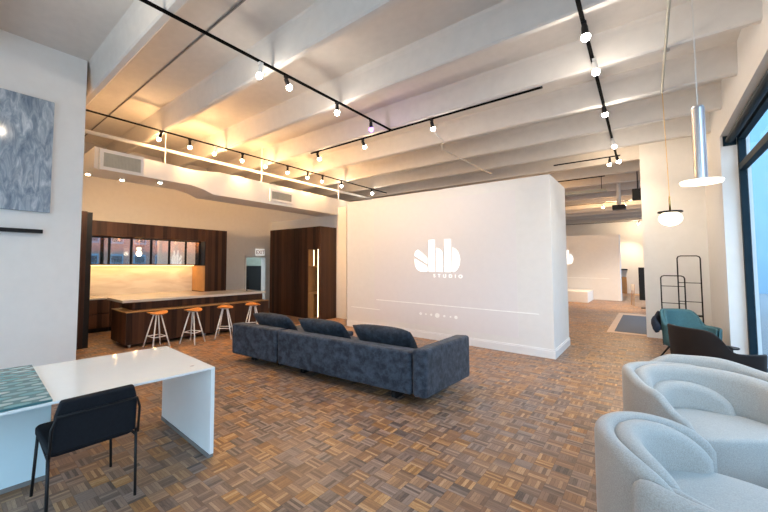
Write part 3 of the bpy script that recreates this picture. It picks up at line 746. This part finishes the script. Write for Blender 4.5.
# desk chair: faces -X, local frame: +x forward
t = thing('desk_chair', 'black upholstered chair with slim black legs at the white desk', 'chair', (-2.855, .77, 0), PI)
def pad(w, d, h, cr=.05, n=5):
    pts = []
    for sx, sy, a0 in ((1, 1, 0), (-1, 1, PI/2), (-1, -1, PI), (1, -1, 3*PI/2)):
        for k in range(n+1):
            a = a0 + k*PI/2/n; pts.append((sx*(w/2-cr)+cr*math.cos(a), sy*(d/2-cr)+cr*math.sin(a)))
    return pts
sp = MB().prism(pad(.47, .51, 0), 'z', .415, .475)
obj('seat', sp, 'black_fabric', t, bevel=.018, seg=3)
# back: slab leaning backwards
bk = MB().prism([(-.25, .01), (.25, .01), (.243, .24), (.215, .335), (-.215, .335), (-.243, .24)], 'x', -.022, .022)
Mb = Matrix.Translation((-.245, 0, .44)) @ Matrix.Rotation(math.radians(-8), 4, 'Y')
obj('backrest', bk.xf(Mb), 'black_fabric', t, bevel=.014, seg=3)
bar = MB().tube([Mb @ Vector(p) for p in ((-.03, -.26, .0), (-.03, -.258, .18), (-.03, -.235, .25), (-.03, .235, .25), (-.03, .258, .18), (-.03, .26, .0))], .009, 8)
obj('back_frame', bar, 'black_metal', t, smooth=True)
for sy in (-1, 1):
    obj('leg', MB().tube([(.20, sy*.235, .42), (.222, sy*.255, 0)], .0105, 8), 'black_metal', t, smooth=True)
    obj('leg', MB().tube([(-.245, sy*.258, .45), (-.262, sy*.258, 0)], .0105, 8), 'black_metal', t, smooth=True)
fr = MB().tube([(-.245, -.255, .41), (.20, -.235, .41), (.20, .235, .41), (-.245, .255, .41)], .009, 8)
obj('seat_frame', fr, 'black_metal', t, smooth=True)

# left wall things
o = tag(obj('painting', MB().box(-4.968, -4.935, -.75, .885, 2.18, 3.49).sc(), 'painted_canvas', bevel=.003), 'large blue grey abstract painting on the left white wall', 'painting')
t = thing('wall_rail', 'slim black wall rail below the blue grey painting', 'rail', (-4.96*S, .2*S, 1.62+.335*S))
obj('bar', MB().box(.02, .055, -.9, .623*S, -.025, .025), 'black_metal', t, bevel=.004)
for y in (-.7, .45): obj('bracket', MB().box(-.008, .02, y-.02, y+.02, -.012, .012), 'black_metal', t)

# ================================================================ PENDANTS
t = thing('disc_pendant', 'silver tube pendant with a broad glowing disc', 'pendant lamp', (.31, 4.2, 2.275))
obj('tube', MB().lathe([(.033, .02), (.037, .03), (.037, .60), (.030, .615), (0, .615)], n=22), 'steel', t, smooth=False)
obj('cord', MB().tube([(0, 0, .61), (0, 0, ZC-2.275)], .0035, 6), 'cable_white', t)
obj('canopy', MB().lathe([(.05, ZC-2.275-.03), (.05, ZC-2.275)], n=18), 'white_metal', t)
obj('disc', MB().lathe([(0, .022), (.115, .020), (.120, .012), (.112, -.006), (0, -.012)], n=40), 'disc_glow', t, smooth=True)
l = bpy.data.lights.new('disc_glow', 'POINT'); l.energy = 8; l.color = (1, .85, .65); l.shadow_soft_size = .08
lo = bpy.data.objects.new('disc_glow', l); C.objects.link(lo); lo.parent = t; lo.location = (0, 0, -.12)
t = thing('globe_pendant', 'small glowing globe pendant with a dark cap on a brass stem', 'pendant lamp', Q((.20, 6.27, 2.20)))
gp = [(.105*math.cos(a), .092*math.sin(a)) for a in [(-PI/2 + PI*k/14) for k in range(15)]]
obj('globe', MB().lathe([(max(0, a), b) for a, b in gp], n=28).xf(Matrix.Scale(S, 4)), 'globe_glow', t, smooth=True)
obj('cap', MB().lathe([(.108, .070), (.112, .078), (.106, .088), (0, .092)], n=28).xf(Matrix.Scale(S, 4)), 'dark_shell', t)
obj('stem', MB().tube([(0, 0, .10), (0, 0, .27)], .010, 8).xf(Matrix.Scale(S, 4)), 'brass', t, smooth=True)
obj('cord', MB().tube([(0, 0, .27), (-.02, 0, 3.80-2.20-.03)], .004, 6).xf(Matrix.Scale(S, 4)), 'brass', t)
l = bpy.data.lights.new('globe_light', 'POINT'); l.energy = 10; l.color = (1, .82, .58); l.shadow_soft_size = .12
lo = bpy.data.objects.new('globe_light', l); C.objects.link(lo); lo.parent = t; lo.location = (0, 0, -.25)

# ================================================================ TUB ARMCHAIRS
def petal(a0, a1, rad, th, z0, top, n=36, endp=6, flare=0, ry=1.0, rx=1.0):
    """curved upholstered shell: swept upright cross-section with a rounded top; angles in degrees, 180 = back"""
    loops = []
    for i in range(n+1):
        s = i/n
        a = math.radians(a0+(a1-a0)*s)
        e = max(.02, (1-abs(2*s-1)**endp))**.5
        h = th/2*e; zt = top(s)
        zt = z0 + (zt-z0)*(.86+.14*e)
        pr = []
        K = 8
        pr.append((-h*.9, z0)); pr.append((-h, z0+(zt-z0)*.35)); 
        for k in range(K+1):
            b = PI - PI*k/K
            pr.append((h*math.cos(b), zt-th*.55+th*.55*math.sin(b)))
        pr.append((h, z0+(zt-z0)*.35)); pr.append((h*.9, z0))
        lp = []
        for q, z in pr:
            R = rad + q + flare*(z-z0)
            lp.append((rx*R*math.cos(a), ry*R*math.sin(a), z))
        loops.append(lp)
    return MB().loft(loops)
def curve(*kn):                     # smooth height profile through (angle, height) knots
    def fn(a):
        for (a0, h0), (a1, h1) in zip(kn, kn[1:]):
            if a <= a1:
                x = max(0, (a-a0)/(a1-a0)); x = x*x*(3-2*x); return h0+(h1-h0)*x
        return kn[-1][1]
    return fn
def ell(a0, a1, lo, hi, p=2.2, lo2=None):
    mid = (a0+a1)/2
    def fn(a):
        x = min(1, abs(a-mid)/abs(a1-a0)*2); b = lo if (a < mid or lo2 is None) else lo2
        return b+(hi-b)*math.sqrt(max(0, 1-x**p))
    return fn
def ang(a0, a1, fn): return lambda q: fn(min(a0, a1)+abs(a1-a0)*(q if a1 > a0 else 1-q))
def tub(label, loc, rz, kind):
    t = thing('tub_armchair', label, 'armchair', loc, rz, group='cream tub armchairs')
    def sh(name, a0, a1, rad, th, z0, fn, endp=12):
        obj(name, petal(a0, a1, rad, th, z0, ang(a0, a1, fn), n=44, endp=endp), 'cream_weave', t, smooth=True)
    if kind == 'wrapped':
        sh('back_shell', 112, 308, .475, .075, .06, curve((112, .70), (150, .78), (235, .785), (272, .71), (292, .58), (306, .44)))
        sh('arm_shell', 60, 180, .55, .085, .06, curve((60, .62), (95, .79), (130, .85), (155, .84), (180, .76)))
        sh('back_cushion', 64, 262, .395, .12, .36, ell(40, 266, .50, .785, 3), 10)
        sh('lumbar_cushion', 112, 236, .315, .11, .40, ell(112, 236, .47, .67, 2.4), 5)
    else:
        sh('back_shell', 116, 268, .485, .09, .06, ell(104, 276, .46, .735, 2.4, .57), 10)
        sh('arm_shell', 252, 318, .555, .10, .06, curve((252, .67), (275, .66), (300, .63), (318, .57)))
        sh('back_cushion', 120, 262, .395, .13, .36, ell(114, 268, .42, .725, 2.4, .55), 8)
        sh('arm_cushion', 256, 322, .45, .09, .30, curve((256, .64), (285, .615), (322, .56)))
    def dshape(sc, xo=0):
        pts = []
        for k in range(48):
            a = 2*PI*k/48; c, q = math.cos(a), math.sin(a)
            px = sc*.43*math.copysign(abs(c)**(.35 if c > 0 else .9), c); py = sc*.43*math.copysign(abs(q)**(.45 if c > 0 else .9), q)
            pts.append(((px*.60 if px > 0 else px)+xo, py))
        return pts
    lv = []
    for z, k in ((.07, .97), (.30, .99), (.395, 1.0), (.435, .99), (.455, .955), (.463, .88), (.466, .4), (.467, .05)):
        lv.append([(x, y, z) for x, y in dshape(k)])
    obj('seat_cushion', MB().loft(lv), 'cream_weave', t, smooth=True)
    obj('swivel_base', MB().lathe([(.28, 0), (.28, .03), (.24, .06)], n=30), 'black_metal', t)
    return t
tub('nearest cream tub armchair, cut off by the bottom corner of the photo', (.275, 2.72, 0), math.radians(-22), 'petal')
tub('cream tub armchair behind the nearest one, with a lumbar cushion', (.32, 4.10, 0), math.radians(-45), 'wrapped')

# ================================================================ LOUNGE CHAIRS BY THE WINDOW
def lounge(name, label, loc, rz, shell, inner, sc=1.0):
    t = thing(name, label, 'armchair', loc, rz)
    prof = lambda s: .60+.25*math.exp(-((s-.5)/.21)**8)
    obj('shell', petal(28, 332, .35*sc, .04, .24, prof, n=72, endp=10, flare=.05), shell, t, smooth=True)
    obj('lining', petal(32, 328, .35*sc-.04, .04, .26, lambda s: prof(s)-.012, n=72, endp=10, flare=.05), inner, t, smooth=True)
    pts = pad(.56*sc, .56*sc, 0, .22*sc, 8)
    obj('seat', MB().prism([(x+.03, y) for x, y in pts], 'z', .26, .43), inner, t, bevel=.04, seg=3)
    for sx in (-1, 1):
        for sy in (-1, 1):
            obj('leg', MB().tube([(sx*.16, sy*.16, .27), (sx*.27, sy*.27, 0)], [.016, .011], 8), 'black_metal', t, smooth=True)
    return t
lounge('shell_armchair', 'dark brown shell armchair with teal lining, behind the cream armchairs', (.56, 6.95, 0), math.radians(34), 'dark_shell', 'teal_fabric', 1.04)
lounge('shell_armchair', 'teal shell armchair in front of the black racks', (.47, 9.1, 0), math.radians(-50), 'teal_fabric', 'teal_fabric', .90)
# jacket over the teal chair's side
jk = MB(); lp = []
for i in range(9):
    s = i/8; a = math.radians(150+105*s)
    c = Vector((.435*math.cos(a), .435*math.sin(a), 0)); row = []
    for k in range(12):
        b = 2*PI*k/12; d = .036+.014*math.sin(3*s*PI+k)
        row.append((c.x+d*math.cos(b)*math.cos(a), c.y+d*math.cos(b)*math.sin(a), .50+(.22-.10*s)*math.sin(b)*(.85+.25*math.sin(2.2*i))+.10*(1-2*abs(s-.5))))
    lp.append(row)
jk.loft(lp)
jo = obj('jacket', jk, 'navy_cloth', smooth=True); jo.location = (.47, 9.1, .03); jo.rotation_euler = (0, 0, math.radians(-50))
tag(jo, 'crumpled dark navy jacket hanging over the teal armchair', 'jacket')
t = thing('side_table', 'small round black side table between the shell armchairs', 'side table', (.69, 7.75, 0))
obj('table_top', MB().lathe([(.15, .485), (.155, .492), (.155, .502), (0, .505)], n=28), 'black_metal', t)
obj('stem', MB().tube([(0, 0, .01), (0, 0, .49)], .014, 10), 'black_metal', t, smooth=True)
obj('foot', MB().lathe([(.12, 0), (.12, .008), (.02, .015)], n=24), 'black_metal', t)
# racks
def rack(label, x0, x1, y, h, rungs, shelf):
    t = thing('clothes_rack', label, 'rack', ((x0+x1)/2, y, 0), group='black tube racks')
    xa, xb = x0-(x0+x1)/2, x1-(x0+x1)/2
    obj('frame', MB().tube([(xa, .0, 0), (xa, .0, h-.05), (xa+.015, 0, h-.015), (xa+.05, 0, h), (xb-.05, 0, h), (xb-.015, 0, h-.015), (xb, 0, h-.05), (xb, 0, 0)], .011, 8), 'black_metal', t, smooth=True)
    for z in rungs: obj('rung', MB().tube([(xa, 0, z), (xb, 0, z)], .008, 6), 'black_metal', t)
    for x in (xa, xb): obj('foot', MB().tube([(x, -.16, .012), (x, .16, .012)], .011, 8), 'black_metal', t)
    if shelf: obj('shelf', MB().box(xa, xb, -.12, .12, shelf-.012, shelf+.012), 'black_metal', t)
rack('tall black tube rack against the far white column wall', .42, .745, 11.0, 1.83, (1.27, .88), .60)
rack('short black tube rack left of the tall rack', .16, .50, 10.7, 1.415, (1.20, .85), None)

# ================================================================ FAR HALL
struct('wall_screen', MB().box(-6.5, -.95, 21.95, 22.6, 0, 3.06), 'wall_paint')
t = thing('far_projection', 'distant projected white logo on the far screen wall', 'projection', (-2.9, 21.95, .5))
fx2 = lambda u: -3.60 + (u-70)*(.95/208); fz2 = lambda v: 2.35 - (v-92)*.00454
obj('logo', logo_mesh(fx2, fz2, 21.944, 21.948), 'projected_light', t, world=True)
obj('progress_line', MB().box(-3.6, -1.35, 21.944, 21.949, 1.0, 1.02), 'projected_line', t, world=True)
tag(obj('low_bench', MB().box(-4.2, -1.92, 19.7, 21.8, 0, .47), 'bench_white', bevel=.01), 'long low white platform in front of the far screen wall', 'platform')
t = thing('floor_mat', 'dark grey mat with a wooden border on the far floor', 'mat', (-.2, 13.8, 0))
obj('border', MB().box(-.79, .60, 11.5, 16.4, 0, .008), 'rug_border', t, world=True)
obj('carpet', MB().box(-.66, .60, 11.75, 15.8, .008, .014), 'carpet_grey', t, world=True)
t = thing('wooden_chair', 'distant wooden chair beside the black panel', 'chair', (-.30, 20.0, 0), math.radians(10))
obj('seat', MB().box(-.22, .22, -.22, .22, .43, .46), 'pale_wood', t, bevel=.01)
obj('backrest', MB().box(-.24, -.20, -.22, .22, .60, .85), 'bench_white', t, bevel=.015)
for sx in (-1, 1):
    for sy in (-1, 1): obj('leg', MB().tube([(sx*.2, sy*.2, .85 if sx < 0 else .43), (sx*.23, sy*.22, 0)], .018, 8), 'pale_wood', t)
t = thing('black_panel', 'tall black standing panel at the edge of the column wall', 'panel', (-.17, 19.0, 0))
obj('screen', MB().box(-.14, .35, -.03, .03, .30, 1.55), 'black_metal', t, bevel=.01)
obj('stand', MB().box(-.10, .3, -.2, .2, 0, .02).box(.05, .15, -.02, .02, .02, .30), 'black_metal', t)
t = thing('far_counter', 'distant wooden counter with dark shelf against the far wall', 'counter', (-1.22, 28.24, 0))
obj('body', MB().box(-.35, .25, -.25, .25, 0, .95), 'oak', t, bevel=.01)
obj('shelf', MB().box(-.4, .3, -.25, .28, 1.35, 1.42), 'black_metal', t)
# hanging fixtures in the far hall
t = thing('ceiling_projector', 'black projector on a white pole under the far beams', 'projector', (-.63, 15.2, 3.40))
obj('body', MB().box(-.16, .16, -.16, .16, 0, .14), 'black_metal', t, bevel=.015)
obj('pole', MB().tube([(0, 0, .14), (0, 0, ZC-3.40)], .05, 12), 'wall_paint', t)
obj('lens', MB().tube([(-.05, .16, .07), (-.05, .19, .07)], .04, 12), 'steel', t)
t = thing('ceiling_speaker', 'black box speaker hung high beside the column wall', 'speaker', (-.16, 13.0, 3.36))
obj('cabinet', MB().box(-.11, .11, -.1, .1, 0, .30), 'black_metal', t, bevel=.015)
obj('bracket', MB().tube([(0, 0, .30), (0, 0, ZC-3.36)], .012, 8), 'black_metal', t)
t = thing('cable_tray', 'grey cable tray slung under the far beams', 'tray', (-1.3, 13.2, 3.70))
obj('tray', MB().box(-.9, .5, -.12, .12, 0, .02).box(-.9, .5, -.12, -.11, .02, .08).box(-.9, .5, .11, .12, .02, .08), 'grille_slat', t)
for x in (-.8, .4): obj('rod', MB().tube([(x, 0, .02), (x, 0, ZC-3.70)], .008, 6), 'black_metal', t)
